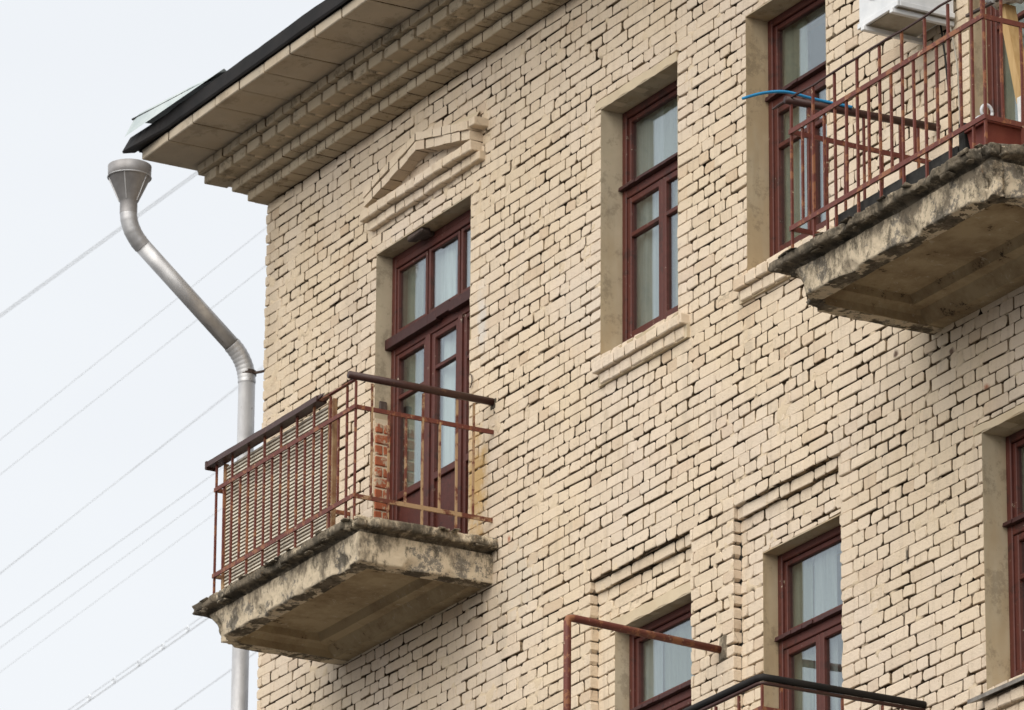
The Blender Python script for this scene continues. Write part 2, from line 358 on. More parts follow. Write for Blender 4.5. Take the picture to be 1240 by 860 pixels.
# brick shapes: unit length L (.245 / .1175), height .066, worn corners
def brick_shape(Lx, H, D, seed):
    r = random.Random(seed)
    def loop(x0, x1, z0, z1, c, j):
        p = []
        cs = [c * r.choice((.5, .8, 1.2, 2.2, 3.0)) for _ in range(4)]
        for (x, z, sx, sz, cc) in ((x0, z0, 1, 1, cs[0]), (x1, z0, -1, 1, cs[1]), (x1, z1, -1, -1, cs[2]), (x0, z1, 1, -1, cs[3])):
            a = (x, z + sz * cc); b = (x + sx * cc, z)
            p += [a, b] if (sx * sz > 0) else [b, a]
        return [(x + r.uniform(-j, j), z + r.uniform(-j, j)) for x, z in p]
    big = loop(-Lx / 2, Lx / 2, -H / 2, H / 2, .006, .0030)
    t = r.uniform(.0026, .0048)
    sm = []
    for x, z in big:
        k = t * r.uniform(.7, 1.3); sm.append((x - math.copysign(k, x) , z - math.copysign(k, z) * .9))
    tilt = r.uniform(-.0018, .0018) / (Lx / 2); til2 = r.uniform(-.0018, .0018) / (H / 2)
    v = [(x, tilt * x + til2 * z + r.uniform(-.0006, .0006), z) for x, z in sm]
    v += [(x, t * .85 + tilt * x + r.uniform(0, .0012), z) for x, z in big] + [(x, D, z) for x, z in big]
    f = [tuple(range(8))] + [(i, i + 8, (i + 1) % 8 + 8, (i + 1) % 8) for i in range(8)] + [(i + 8, i + 16, (i + 1) % 8 + 16, (i + 1) % 8 + 8) for i in range(8)]
    return v, f
LS, LH, HB = .2465, .1185, .0668
SH_S = [brick_shape(LS, HB, .055, 100 + i) for i in range(18)]
SH_H = [brick_shape(LH, HB, .055, 200 + i) for i in range(18)]
# lay the courses
bricks = []   # cx, cz, lx, h, y, kind, variant, flip
def sub_bricks(a, b, z0, z1, course, y):
    """bricks of one course between x=a and x=b"""
    joints = []
    stretch = course % 2 == 0
    p = .2575 if stretch else .12875
    off = .0 if stretch else .0644
    r = random.Random(course * 977 + int(a * 100))
    k = math.floor((a - off) / p)
    x = off + k * p
    js = []
    while x < b + p:
        if a + .022 < x < b - .022: js.append((x + r.uniform(-.007, .007), False))
        x += p
    xs = [a] + [q for q, _ in js] + [b]
    out = []
    i = 0
    while i < len(xs) - 1:
        l, rr = xs[i], xs[i + 1]
        if not stretch and i + 2 < len(xs) and r.random() < .10: rr = xs[i + 2]; i += 1
        if stretch and rr - l > .2 and r.random() < .38:
            m = (l + rr) / 2 + r.uniform(-.01, .01); out += [(l, m), (m, rr)]
        else: out.append((l, rr))
        i += 1
    for l, rr in out:
        gp = r.uniform(.0022, .0046) + (.005 if r.random() < .20 else 0); gq = r.uniform(.0022, .0046) + (.005 if r.random() < .15 else 0)
        x0 = l + (gp if l > a + 1e-4 else (.0 if True else 0)); x1 = rr - (gq if rr < b - 1e-4 else 0)
        zz0 = z0 + r.uniform(.0022, .0055) + (.007 if r.random() < .22 else 0); zz1 = z1 - r.uniform(.0005, .0026)
        if 3.32 < (l + rr) / 2 < 4.2 and abs(z0 - 16.11) < .04: zz0 += .008
        if x1 - x0 < .012 or zz1 - zz0 < .012: continue
        bricks.append(((x0 + x1) / 2, (zz0 + zz1) / 2, x1 - x0, zz1 - zz0, y + r.gauss(0, .0022), 'S' if x1 - x0 > .18 else 'H', r.randrange(18), 1 if (l <= a + 1e-4 or rr >= b - 1e-4) else 0))
nC = int((ZT - ZB) / CH)
BLK = [(*o,) for o in OPEN.values()] + LINT
for c in range(nC):
    z1 = ZT - c * CH; z0 = z1 - CH
    cuts = {.0, XR}
    for b_ in BLK:
        if b_[2] < z1 - .004 and b_[3] > z0 + .004: cuts |= {b_[0], b_[1]}
    for a in RECESS:
        if a[2] < z1 and a[3] > z0: cuts |= {a[0], a[1]}
    cuts = sorted(cuts)
    for i in range(len(cuts) - 1):
        a, b = cuts[i], cuts[i + 1]; cx = (a + b) / 2; lo, hi = z0, z1; skip = False
        if b - a < .012: continue
        for q in BLK:
            if q[0] < cx < q[1] and q[2] < hi and q[3] > lo:
                if q[2] <= lo + .004 and q[3] >= hi - .004: skip = True; break
                if q[3] < hi: lo = max(lo, q[3])
                elif q[2] > lo: hi = min(hi, q[2])
        if skip or hi - lo < .014: continue
        y = rec(cx, (lo + hi) / 2)
        sub_bricks(a, b, lo, hi, c, y)
def pix(x, y, z):
    d = Vector((x, y, z)) - CAM; w = d.dot(fw); return 620 + FPX * d.dot(rt) / w, 430 - FPX * d.dot(up) / w, w
cand = []
for i, b in enumerate(bricks):
    px, py, w = pix(b[0], b[4], b[1])
    if not (4 < px < 1236 and 4 < py < 856): continue
    if px > 930 and 175 < py < 420 - (px - 930) * .0 and py > 330 - (px - 935) * .55 - 45: continue
    if abs(b[2] - .247) < .03 and b[3] > .06 and not b[7]: cand.append((b[2] * b[3] / w ** 2, i))
cand.sort(reverse=True); pick = {i for _, i in cand[:290]}
bm_s = []; bm_h = []
for nm, shp, lst in (('S', SH_S, bm_s), ('H', SH_H, bm_h)):
    for v, f in shp:
        me = bpy.data.meshes.new('brick'); me.from_pydata(v, [], f); me.materials.append(BRICK); me.materials.append(JOINT); me.polygons.foreach_set('material_index', [0] * 9 + [1] * 8); me.update(); lst.append(me)
bv = []; bf = []; base = 0; mi = []
npS = [np.array(v) for v, f in SH_S]; npH = [np.array(v) for v, f in SH_H]
FACES = [np.array(SH_S[0][1][0])] 
fq = np.array(SH_S[0][1][1:])
allv = []; nb = 0; ngon = []
for i, (cx, cz, lx, h, y, kd, va, fl) in enumerate(bricks):
    L0 = LS if kd == 'S' else LH
    if i in pick:
        o = bpy.data.objects.new('brick', bm_s[va]); o.location = (cx, y, cz); o.scale = (lx / LS, 1, h / HB)
        o.parent = BLD; COL.objects.link(o); continue
    v = (npS if kd == 'S' else npH)[va].copy()
    v[:, 0] *= lx / L0; v[:, 2] *= h / HB
    if cx < .27: v[16:, 1] = .1
    v += (cx, y, cz); allv.append(v)
    ngon.extend([tuple(int(q) for q in FACES[0] + 24 * nb)]); bf.append(fq + 24 * nb); mi += [0] * 8 + [0 if fl else 1] * 8; nb += 1
allv = np.concatenate(allv); bf = np.concatenate(bf)
me = bpy.data.meshes.new('brickwork'); me.from_pydata(allv.tolist(), [], ngon + [tuple(q) for q in bf.tolist()]); me.materials.append(BRICK); me.materials.append(JOINT); me.polygons.foreach_set('material_index', [0] * nb + mi); me.update()
o = bpy.data.objects.new('brickwork', me); COL.objects.link(o); o.parent = BLD; o['kind'] = 'stuff'

# smooth lintel strips over some openings (wavy painted plaster)
for (x0, x1, z0, z1) in LINT:
    n = 26; poly_lo = [(x0 + (x1 - x0) * t / n, z0 + .006 * math.sin(t * .9) * (1 if t < n else 0)) for t in range(n + 1)]
    poly_hi = [(x0 + (x1 - x0) * t / n, z1 - .004 + .009 * (noise.noise(Vector((t * .35, z1, 0))))) for t in range(n, -1, -1)]
    yy = rec((x0 + x1) / 2, z0)
    MB().prism(poly_lo + poly_hi, -.003 + yy, .09 + yy * .2).build('lintel', LINTEL, BLD)

# plastered reveals round the openings
def reveal(o, depth=.16, y0=.0, low=None, sill=True):
    x0, x1, z0, z1 = o; t = .013
    m = MB()
    m.box(x0, x0 + t * .2 + .001, y0, depth + .05, z0, z1)            # left jamb (proud by a millimetre)
    n = 18
    # slightly wavy jamb skin facing +X
    V = []; F = []
    for k in range(n + 1):
        z = z0 + (z1 - z0) * k / n
        for q, yy in enumerate(np.linspace(y0 - .0015, depth + .05, 6)):
            V.append((x0 + .004 + .0035 * noise.noise(Vector((x0 * 3, yy * 14, z * 3.1))), yy, z))
    for k in range(n):
        for q in range(5): F.append((k * 6 + q, k * 6 + q + 1, (k + 1) * 6 + q + 1, (k + 1) * 6 + q))
    m.add(V, F)
    m.box(x1 - .004, x1 + .002, y0 + .004, .45, z0, z1)
    m.box(x0, x1, y0 - .0012, .45, z1 - .004, z1 + .003)
    m.box(x0 - .0, x0 + .006, depth + .05, .45, z0, z1)
    if sill: m.add([(x0, y0, z0 - .01), (x1, y0, z0 - .01), (x1, depth + .06, z0 + .075), (x0, depth + .06, z0 + .075), (x0, y0, z0 - .06), (x1, y0, z0 - .06), (x1, depth + .06, z0 - .06), (x0, depth + .06, z0 - .06)],
                   [(0, 1, 2, 3), (4, 5, 1, 0), (5, 6, 2, 1), (3, 2, 6, 7), (4, 0, 3, 7)])
    m.build('window_reveal', PLASTER, BLD)
for k, o in OPEN.items():
    reveal(o, .16, rec((o[0] + o[1]) / 2, o[3] - .1) if k in ('winL', 'winR') else 0, sill=not k.startswith('door'))

# ------------------------------------------------------------------ windows
def pane_obj(par, x0, x1, y, z0, z1):
    p = MB().box(x0, x1, y, y + .004, z0, z1); o = p.build('pane', GLASS, par)
    return o
def curtain(par, x0, x1, z0, z1, y, mat, amp=.018, fr=42, ph=0):
    n = max(8, int((x1 - x0) / .012)); V = []; F = []
    for i in range(n + 1):
        x = x0 + (x1 - x0) * i / n
        for z in (z0, (z0 + z1) / 2, z1):
            V.append((x + .004 * math.sin(x * 19 + z * 3), y + amp * math.sin(x * fr + ph + .6 * math.sin(x * 11)) * (1 if z < z1 else .6), z))
    for i in range(n):
        for k in (0, 1): F.append((i * 3 + k, i * 3 + k + 1, i * 3 + 3 + k + 1, i * 3 + 3 + k))
    MB().add(V, F).build('curtain', mat, par, True)
def frame_rect(m, x0, x1, z0, z1, w, y0, y1, b=.004, wb=None):
    wb = wb or w
    m.box(x0, x0 + w, y0, y1, z0, z1, b); m.box(x1 - w, x1, y0, y1, z0, z1, b)
    m.box(x0 + w - .001, x1 - w + .001, y0 + .002, y1 - .002, z1 - w, z1, b); m.box(x0 + w - .001, x1 - w + .001, y0 + .002, y1 - .002, z0, z0 + wb, b)
def window(o, label, yf=.15, mull=.47, fort=True, cur=()):
    x0, x1, z0, z1 = o; zb = z0 + .075; zt = z1 - .5
    m = MB(); frame_rect(m, x0 + .006, x1 - .002, zb - .01, z1 - .002, .048, yf, yf + .12, .005)
    m.box(x0 + .05, x1 - .05, yf + .004, yf + .11, zt - .085, zt - .03, .004)
    xm = x0 + (x1 - x0) * mull + .035
    wn_ = m.build('window', FRAME, BLD, label=label)
    # drip board over the lower sashes
    d = MB(); n = 14
    for t in range(n):
        a = x0 + .012 + (x1 - x0 - .02) * t / n; bb = x0 + .012 + (x1 - x0 - .02) * (t + 1) / n; q = rnd.uniform(-.006, .004)
        d.add([(a, yf - .030 + q, zt - .030), (bb, yf - .030 + q, zt - .030), (bb, yf + .02, zt - .030), (a, yf + .02, zt - .030), (a, yf - .026 + q, zt - .006 + q * .6), (bb, yf - .026 + q, zt - .006 + q * .6), (bb, yf + .02, zt + .012), (a, yf + .02, zt + .012)],
              [(0, 3, 2, 1), (0, 1, 5, 4), (4, 5, 6, 7), (1, 2, 6, 5), (3, 0, 4, 7)])
    d.build('transom', DARKF, wn_)
    # upper light
    s = MB(); frame_rect(s, x0 + .052, x1 - .05, zt + .002, z1 - .052, .03, yf + .018, yf + .06, .004); s.build('sash', FRAME, wn_)
    pane_obj(wn_, x0 + .078, x1 - .076, yf + .038, zt + .028, z1 - .078)
    # lower casements, each with a small upper light
    for (a, b_) in ((x0 + .052, xm - .002), (xm + .002, x1 - .05)):
        s = MB(); frame_rect(s, a, b_, zb + .03, zt - .085, .042, yf + .012, yf + .058, .005, .05)
        zf = zt - .085 - .25
        if fort: s.box(a + .04, b_ - .04, yf + .014, yf + .055, zf - .015, zf + .015, .004)
        sh = s.build('sash', FRAME, wn_)
        if fort:
            pane_obj(wn_, a + .038, b_ - .038, yf + .034, zf + .012, zt - .125); pane_obj(wn_, a + .038, b_ - .038, yf + .034, zb + .075, zf - .012)
        else: pane_obj(wn_, a + .038, b_ - .038, yf + .034, zb + .075, zt - .125)
    # the inner pair of sashes, seen dimly through the glass
    s = MB(); frame_rect(s, x0 + .04, x1 - .04, zb, z1 - .04, .055, yf + .10, yf + .135, .003)
    s.box(x0 + .09, x1 - .09, yf + .102, yf + .133, zt - .09, zt - .02, .003); s.box(xm - .045, xm + .045, yf + .101, yf + .134, zb, zt - .05, .003)
    s.build('inner_sash', ACW, wn_)
    for (a, b_, c0, c1, mt) in cur:
        curtain(wn_, x0 + (x1 - x0) * a, x0 + (x1 - x0) * b_, zb + (z1 - zb) * c0, zb + (z1 - zb) * c1, yf + .080, mt, .010, ph=a * 9)
    return wn_
window(OPEN['winW'], 'three-light window high on the wall between the two upper balconies, above a stepped brick sill', cur=((.0, .42, 0, .98, CURT), (.42, .7, 0, .98, NET), (.7, 1, 0, .98, CURT)))
window(OPEN['winT'], 'upper window partly behind the blue hose and the railing of the right balcony', cur=((.0, .36, 0, .98, NET), (.4, 1, 0, .7, CURT)))
window(OPEN['winL'], 'lower window behind the long rusty pipe bar', fort=False, cur=((.0, .3, 0, .98, CURT), (.3, 1, 0, .98, NET)))
window(OPEN['winR'], 'lower window behind the black handrail at the bottom of the picture', fort=False, cur=((.0, .3, 0, .98, NET), (.34, .62, 0, .98, CURT)))
window(OPEN['winF'], 'window cut by the right picture edge, above a folded metal sill', cur=((.0, .5, 0, .98, NET), (.5, 1, 0, .98, CURT)))

def door(o, label, yf=.115, dx=0, vis=True):
    x0, x1, z0, z1 = o; zt = z0 + 1.86; m = MB()
    frame_rect(m, x0 + .006, x1 - .002, z0 + .01, z1 - .004, .05, yf, yf + .12, .005)
    m.box(x0 + .05, x1 - .05, yf + .002, yf + .11, z1 - .095, z1 - .05, .004)
    m.box(x0 + .05, x1 - .05, yf + .004, yf + .11, zt - .12, zt - .03, .004)
    posts = [(x0 + .480, x0 + .540), (x0 + .920, x0 + .970)]
    for a, b_ in posts: m.box(a, b_, yf - .004, yf + .10, z0 + .02, zt - .11, .006)
    D = m.build('balcony_door', FRAME, BLD, label=label)
    d = MB(); n = 22
    for t in range(n):
        a = x0 - .012 * (t == 0) + (x1 - x0) * t / n; bb = x0 + (x1 - x0) * (t + 1) / n; q = rnd.uniform(-.0015, .0015)
        zz = zt - .055 + (.012 if 15 > t > 11 else 0)
        d.box(a, bb + .001, yf - .045 + q, yf + .02, zz - .02 + q * .5, zz + .05 + q, .002)
    d.build('transom', DARKF, D)
    up = [(x0 + .054, x0 + .47), (x0 + .49, x0 + .905), (x0 + .925, x1 - .054)]
    for a, b_ in up:
        s = MB(); frame_rect(s, a, b_, zt + .035, z1 - .098, .024, yf + .012, yf + .05, .004); s.build('sash', FRAME, D)
        pane_obj(D, a + .02, b_ - .02, yf + .03, zt + .055, z1 - .118)
    lo = [(x0 + .054, x0 + .473, .034), (x0 + .547, x0 + .913, .040), (x0 + .977, x1 - .054, .034)]
    for i, (a, b_, w) in enumerate(lo):
        zl = z0 + .78
        s = MB(); frame_rect(s, a, b_, z0 + .03, zt - .12, w, yf + .01, yf + .06, .005, .09)
        s.box(a + w - .002, b_ - w + .002, yf + .012, yf + .058, zl - .05, zl, .004)
        zf = zt - .12 - .30 + (.06 if i == 1 else 0)
        s.box(a + w - .002, b_ - w + .002, yf + .016, yf + .055, zf - .013, zf + .013, .003)
        s.build('sash' if i != 1 else 'door_leaf', FRAME, D)
        MB().box(a + w, b_ - w, yf + .032, yf + .045, z0 + .12, zl - .05, .002).build('door_panel', FRAME, D)
        pane_obj(D, a + w - .004, b_ - w + .004, yf + .034, zl, zf - .013); pane_obj(D, a + w - .004, b_ - w + .004, yf + .034, zf + .013, zt - .12 - w)
    curtain(D, x0 + .02, x0 + .30, z0 + .5, z1 - .1, yf + .085, NET, .012)
    curtain(D, x0 + .32, x0 + .75, z0 + .3, z1 - .1, yf + .085, VOILE, .012, 36)
    curtain(D, x0 + .85, x1 - .02, z0 + .3, z1 - .1, yf + .085, VOILE, .012, 33)
    return D
door(OPEN['doorA'], 'glazed balcony door of the left balcony, its panes in three columns')
door(OPEN['doorD'], 'balcony door at the right picture edge, mostly out of view')
# left jamb of the door where the plaster has fallen off bare red bricks
jb = MB().box(1.6185, 1.628, .002, .112, 13.66, 15.0).build('bare_jamb', MORTAR, BLD, label='patch of bare red brick in the left door jamb')
for k in range(18):
    z = 13.69 + k * CH
    if z > 14.95: break
    e = .006 * rnd.random()
    if k % 2: MB().box(1.619, 1.636 + e, .004, .118, z + .004, z + .068, .006, .002).build('brick', RED, jb)
    else:
        MB().box(1.619, 1.636 + e, .004, .058, z + .004, z + .068, .006, .002).build('brick', RED, jb)
        MB().box(1.619, 1.634 + e, .068, .119, z + .004, z + .068, .006, .002).build('brick', RED, jb)
MB().box(1.621, 1.640, .03, .085, 15.06, 15.12, .006, .004).build('lintel_anchor', STEEL, BLD)
# rusty plate under the door lintel
a_ = MB(); a_.box(2.03, 2.24, .005, .075, 16.105, 16.146, .008, .006); a_.box(2.07, 2.20, .06, .12, 16.118, 16.144, .006, .004); a_.build('lintel_bracket', STEEL, BLD)

# ------------------------------------------------------------------ brick sills
def sill(x0, x1, ztop, n1=8, back=.17):
    m = MB().box(x0 + .006, x1 - .006, -.02, .01, ztop - .15, ztop - .006)
    m.add([(x0 + .02, -.045, ztop - .008), (x1 - .12, -.045, ztop - .008), (x1 - .14, .01, ztop + .02), (x0 + .02, .01, ztop + .02)], [(0, 1, 2, 3)])
    s = m.build('window_sill', LINTEL, BLD)
    for row, (d, zz) in enumerate(((.062, ztop - .075), (.034, ztop - .150))):
        p = .1295; x = x0 + (.035 if row else 0); e = x1 - (.03 if row else 0)
        while x < e - .03:
            w = min(p, e - x)
            s_last = MB().box(x + .004, x + w - .004, -d + rnd.uniform(-.003, .003), .012, zz + .004 + rnd.uniform(0, .003), zz + .073, .006, .003).build('brick', BRICK, s)
            dark_ends(s_last, (0, 3) if x + w < e - .05 else (0,))
            x += w
    return s
sill(4.565, 5.635, 14.470)
sill(6.225, 7.30, 14.485)
fs = sill(8.80, 10.0, 11.235)
fl = MB(); fl.add([(8.70, -.10, 11.262), (10.1, -.10, 11.262), (10.1, .16, 11.345), (8.70, .16, 11.345), (8.70, -.10, 11.240), (10.1, -.10, 11.240), (10.1, .16, 11.330), (8.70, .16, 11.330)],
                 [(0, 1, 2, 3), (4, 7, 6, 5), (0, 4, 5, 1), (1, 5, 6, 2), (3, 7, 4, 0)])
fl.build('metal_flashing', m_simple('grey_flashing', (.16, .14, .12, 1), (.30, .28, .25, 1), 12, .5, .4), fs)

# ------------------------------------------------------------------ pediment over the left balcony door
ped = MB(); ped.box(1.60, 2.98, -.030, .01, 16.34, 16.37); ped.box(1.53, 2.98, -.05, .01, 16.415, 16.46)
ped = ped.build('pediment', JOINT, BLD, label='shallow brick gable over the left balcony door')
def pbrick(m, faces=(0, 3)): dark_ends(m.build('brick', BRICK, ped), faces)
x = 1.565
while x < 3.0:                                     # lower band
    pbrick(MB().box(x + .004, x + .122, -.045 + rnd.uniform(-.002, .002), .01, 16.322 + rnd.uniform(0, .003), 16.384, .006, .0045), (0, 3) if x < 2.9 else (0,)); x += .1275
x = 1.53
while x < 3.03:                                     # main band
    pbrick(MB().box(x + .004, min(x + .122, 3.085), -.092 + rnd.uniform(-.002, .002), .01, 16.388 + rnd.uniform(0, .003), 16.455, .006, .0045), (0, 3) if x < 2.93 else (0,)); x += .1275
apx, apz, exz = 2.325, 16.628, 16.466
def rake_z(x): return exz + (apz - exz) * (1 - abs(x - apx) / (3.045 - apx)) 
for side in (-1, 1):
    n = 6; half = 3.045 - apx
    for k in range(n):
        a = apx + side * half * k / n + side * .003; b_ = apx + side * half * (k + 1) / n - side * .004
        x0_, x1_ = min(a, b_), max(a, b_)
        for lay, (h0, h1, dd) in enumerate(((0.0, .060, .094), (.066, .120, .104))):
            poly = [(x0_, rake_z(x0_) + h0), (x1_, rake_z(x1_) + h0), (x1_, rake_z(x1_) + h1), (x0_, rake_z(x0_) + h1)]
            e = rnd.uniform(-.005, .005); poly = [(a_ + rnd.uniform(-.003, .003), b2 + rnd.uniform(-.004, .004)) for a_, b2 in poly]
            pbrick(MB().prism(poly, -dd + e, .01), () if (side == 1 and k == n - 1) else (3, 5))
    if side == 1: pbrick(MB().box(3.052, 3.125, -.106, .01, 16.538, 16.596, .005, .002), (0,))
# dirty mortar fillet on top of the right rake
MB().add([(2.62, -.06, rake_z(2.62) + .129), (3.04, -.06, rake_z(3.04) + .129), (3.02, -.004, rake_z(2.8) + .165), (2.60, -.004, rake_z(2.62) + .165)], [(0, 1, 2, 3)]).build('mortar_fillet', LINTEL, ped)

# ------------------------------------------------------------------ cornice and eaves
XE = 13.0
cm = MB()
cm.box(-.01, XE, -.10, .5, ZT + .02, 17.33); cm.box(-.08, XE, -.19, .5, ZT + .096, 17.335); cm.box(-.20, XE, -.30, .5, ZT + .170, 17.338)
cor = cm.build('cornice', JOINT, BLD)
def row(x0, x1, pitch, y0, y1, z0, z1, nm, gap=.006, jit=.003, limit=60):
    out = []; x = x0
    while x < x1 - .02:
        w = min(pitch, x1 - x)
        q = rnd.uniform(-jit, jit)
        out.append((x + gap * rnd.uniform(.4, 1.3), x + w - gap * rnd.uniform(.4, 1.3), y0 + q, y1, z0 + rnd.uniform(0, .004), z1 - rnd.uniform(0, .003))); x += w
    return out
# two corbelled courses of headers
for (xs, yy, z0) in ((-.02, -.145, ZT), (-.09, -.235, ZT + .0755)):
    rest = MB()
    for k, b_ in enumerate(row(xs, XE, .1275, yy, .0 if z0 < 17.05 else -.10, z0, z0 + .075, 'brick')):
        if k < 70: dark_ends(MB().box(*b_, .005, .002).build('brick', CORN, cor))
        else: rest.box(*b_, .005, .002)
    rest.build('brick_course', CORN, cor, kind='stuff')
    MB().box(xs, .12, yy * .6, .5, z0 + .003, z0 + .072, .004).build('corner_return', CORN, cor)
# dentil course: projecting bricks in pairs with dark slots between
for k in range(46):
    x = -.215 + k * .218
    MB().box(x, x + .180 + rnd.uniform(-.004, .004), -.378 + rnd.uniform(-.004, .004), -.20, ZT + .151, ZT + .226, .005, .002).build('dentil', CORN, cor)
rest = MB()
for b_ in row(-.215, XE, .218, -.362, -.17, ZT + .160, ZT + .225, 'b', .0): pass
cm2 = MB().box(-.19, XE, -.300, -.15, ZT + .156, ZT + .222)
cm2.build('dentil_backing', MORTAR, cor)
# upper corbel course
rest = MB()
for k, b_ in enumerate(row(-.25, XE, .1275, -.418, -.25, ZT + .2275, ZT + .292, 'brick', .006, .004)):
    if k < 70: dark_ends(MB().box(*b_, .005, .003).build('brick', CORN, cor))
    else: rest.box(*b_, .005, .002)
rest.build('brick_course', CORN, cor, kind='stuff')
MB().box(-.27, .1, -.40, .5, ZT + .229, ZT + .290, .004).build('corner_return', CORN, cor)
# eaves slabs
ZS = 17.330
x = -.36; k = 0
while x < XE:
    w = .36 + rnd.uniform(-.012, .012) + (.06 if k == 0 else 0)
    MB().box(x + .006, x + w - .008, -.79 + rnd.uniform(-.005, .005), .5 if k == 0 else -.25, ZS + rnd.uniform(0, .004), ZS + .074, .006, .0015).build('eaves_slab', SLABP, cor); dark_ends(bpy.data.objects[LAST[0]]); x += w; k += 1
# roof edge metal
roof = MB()
roof.add([(-.42, -.80, 17.415), (XE, -.80, 17.415), (XE, -.80, 17.505), (-.42, -.80, 17.50), (-.42, .6, 17.392), (XE, 4.0, 17.392), (XE, 4.0, 18.4), (-.42, .6, 17.55)],
         [(0, 1, 2, 3), (0, 4, 5, 1)])
# undulating drip edge
n = 150; V = []; F = []
for i in range(n + 1):
    x = -.44 + (XE + .44) * i / n
    wob = .012 * noise.noise(Vector((x * 1.7, 0, 3))) + .006 * noise.noise(Vector((x * 6, 0, 9)))
    tip = .02 * max(0, 1 - (x + .44) / .5)
    V += [(x, -.812 - tip * 4 + wob * .5, 17.405 + wob - tip), (x, -.820 - tip * 4 + wob * .5, 17.418 + wob - tip), (x, -.822 - tip, 17.512 + wob), (x, -.70, 17.545 + wob), (x, -.80, 17.408)]
for i in range(n):
    for q in range(3): F.append((i * 5 + q, i * 5 + 5 + q, i * 5 + 6 + q, i * 5 + 1 + q))
    F.append((i * 5, i * 5 + 4, i * 5 + 9, i * 5 + 5))
F.append((0, 1, 2, 3, 4))
roof.add(V, F)
roof.box(-.40, XE, -.79, .6, 17.40, 17.50)
roof.build('roof', BLACKM, BLD)
# bent pale sheet lying on the roof corner
sh = MB(); n = 16; V = []; F = []
for i in range(n + 1):
    t = i / n; x = -.40 + 1.35 * t
    z = 17.52 + .13 * max(0, (1 - t)) ** .7 * (1 if i > 0 else .8)
    V += [(x, -.905 + .08 * t, 17.49 + .05 * t), (x, -.84 + .04 * t, z + .004), (x, -.55, z + .03), (x, -.55, z + .02), (x, -.83 + .05 * t, z - .006)]
for i in range(n):
    for q in range(4): F.append((i * 5 + q, i * 5 + 5 + q, i * 5 + 6 + q, i * 5 + 1 + q))
sh.add(V, F); sh.build('roof_sheet', ROOFM, BLD, label='bent pale metal sheet on the roof corner')
V = []
MB().tube([(-.405, -.845, 17.635), (.0, -.833, 17.60), (.45, -.822, 17.566), (.72, -.815, 17.54)], .008, 6).build('sheet_fold', BLACKM, BLD)

# ------------------------------------------------------------------ balcony slabs
def shell(x0, x1, D, profile, chips, ds, seed, amp, step=0.0):
    """ragged U-shaped band round a slab: profile = list of (outward offset, z)"""
    path = []
    nL = int(D / ds); nF = int((x1 - x0) / ds)
    path += [('L', i / nL) for i in range(nL)] + [('F', i / nF) for i in range(nF)] + [('R', i / nL) for i in range(nL + 1)]
    V = []; F = []; npf = len(profile)
    for (s, t) in path:
        for (o, z) in profile:
            if s == 'L': p = Vector((x0 - o, .03 + (-(D + o) - .03) * t, z)); nrm = Vector((-1, -.0, 0))
            elif s == 'F': p = Vector((x0 - o + (x1 - x0 + 2 * o) * t, -(D + o), z)); nrm = Vector((0, -1, 0))
            else: p = Vector((x1 + o, -(D + o) + (.03 + D + o) * t, z)); nrm = Vector((1, 0, 0))
            cn = 0
            q = p + Vector((seed, seed * .3, 0))
            d = amp * (noise.noise(q * 6) * .8 + noise.noise(q * 19) * .8 + noise.noise(q * 47) * .7)
            fk = noise.noise(q * 9 + Vector((1, 5, 2))) + .4 * noise.noise(q * 31)
            d -= .0035 * (1 if fk > .18 else 0)
            if step: d -= step * max(0, round(2.6 * noise.noise(q * Vector((1, 1, 1.6)).x * 8 + Vector((0, 0, 4))) + 1.2 * noise.noise(q * 27)))
            big = noise.noise(q * Vector((3.1, 3.1, 3.1)).x + Vector((7, 1, 2)))
            if big > .28: d -= (big - .28) * amp * 5
            for (c, r, dep) in chips:
                e = (p - Vector(c)).length
                if e < r: 
                    w = min(1, (1 - e / r) * 2.2) ; d -= dep * w * (1 + .5 * noise.noise(q * 22))
            zz = amp * .8 * noise.noise(q * 11 + Vector((3, 3, 3))) 
            ctr = Vector(((x0 + x1) / 2, -D * .45, p.z))
            nn = nrm
            if s == 'F' and (t < .04 or t > .96) or s == 'L' and t > .93 or s == 'R' and t < .07:
                nn = (Vector((p.x - ctr.x, 0, 0)).normalized() + Vector((0, -1, 0))).normalized()
            V.append(p + nn * d + Vector((0, 0, zz)))
    m = len(path)
    for i in range(m - 1):
        for k in range(npf - 1): F.append((i * npf + k, i * npf + k + 1, (i + 1) * npf + k + 1, (i + 1) * npf + k))
    return MB().add(V, F)
def dens(pts, st):
    out = []
    for (a, b) in zip(pts[:-1], pts[1:]):
        n = max(1, int(math.hypot(b[0] - a[0], b[1] - a[1]) / st))
        out += [(a[0] + (b[0] - a[0]) * i / n, a[1] + (b[1] - a[1]) * i / n) for i in range(n)]
    return out + [pts[-1]]
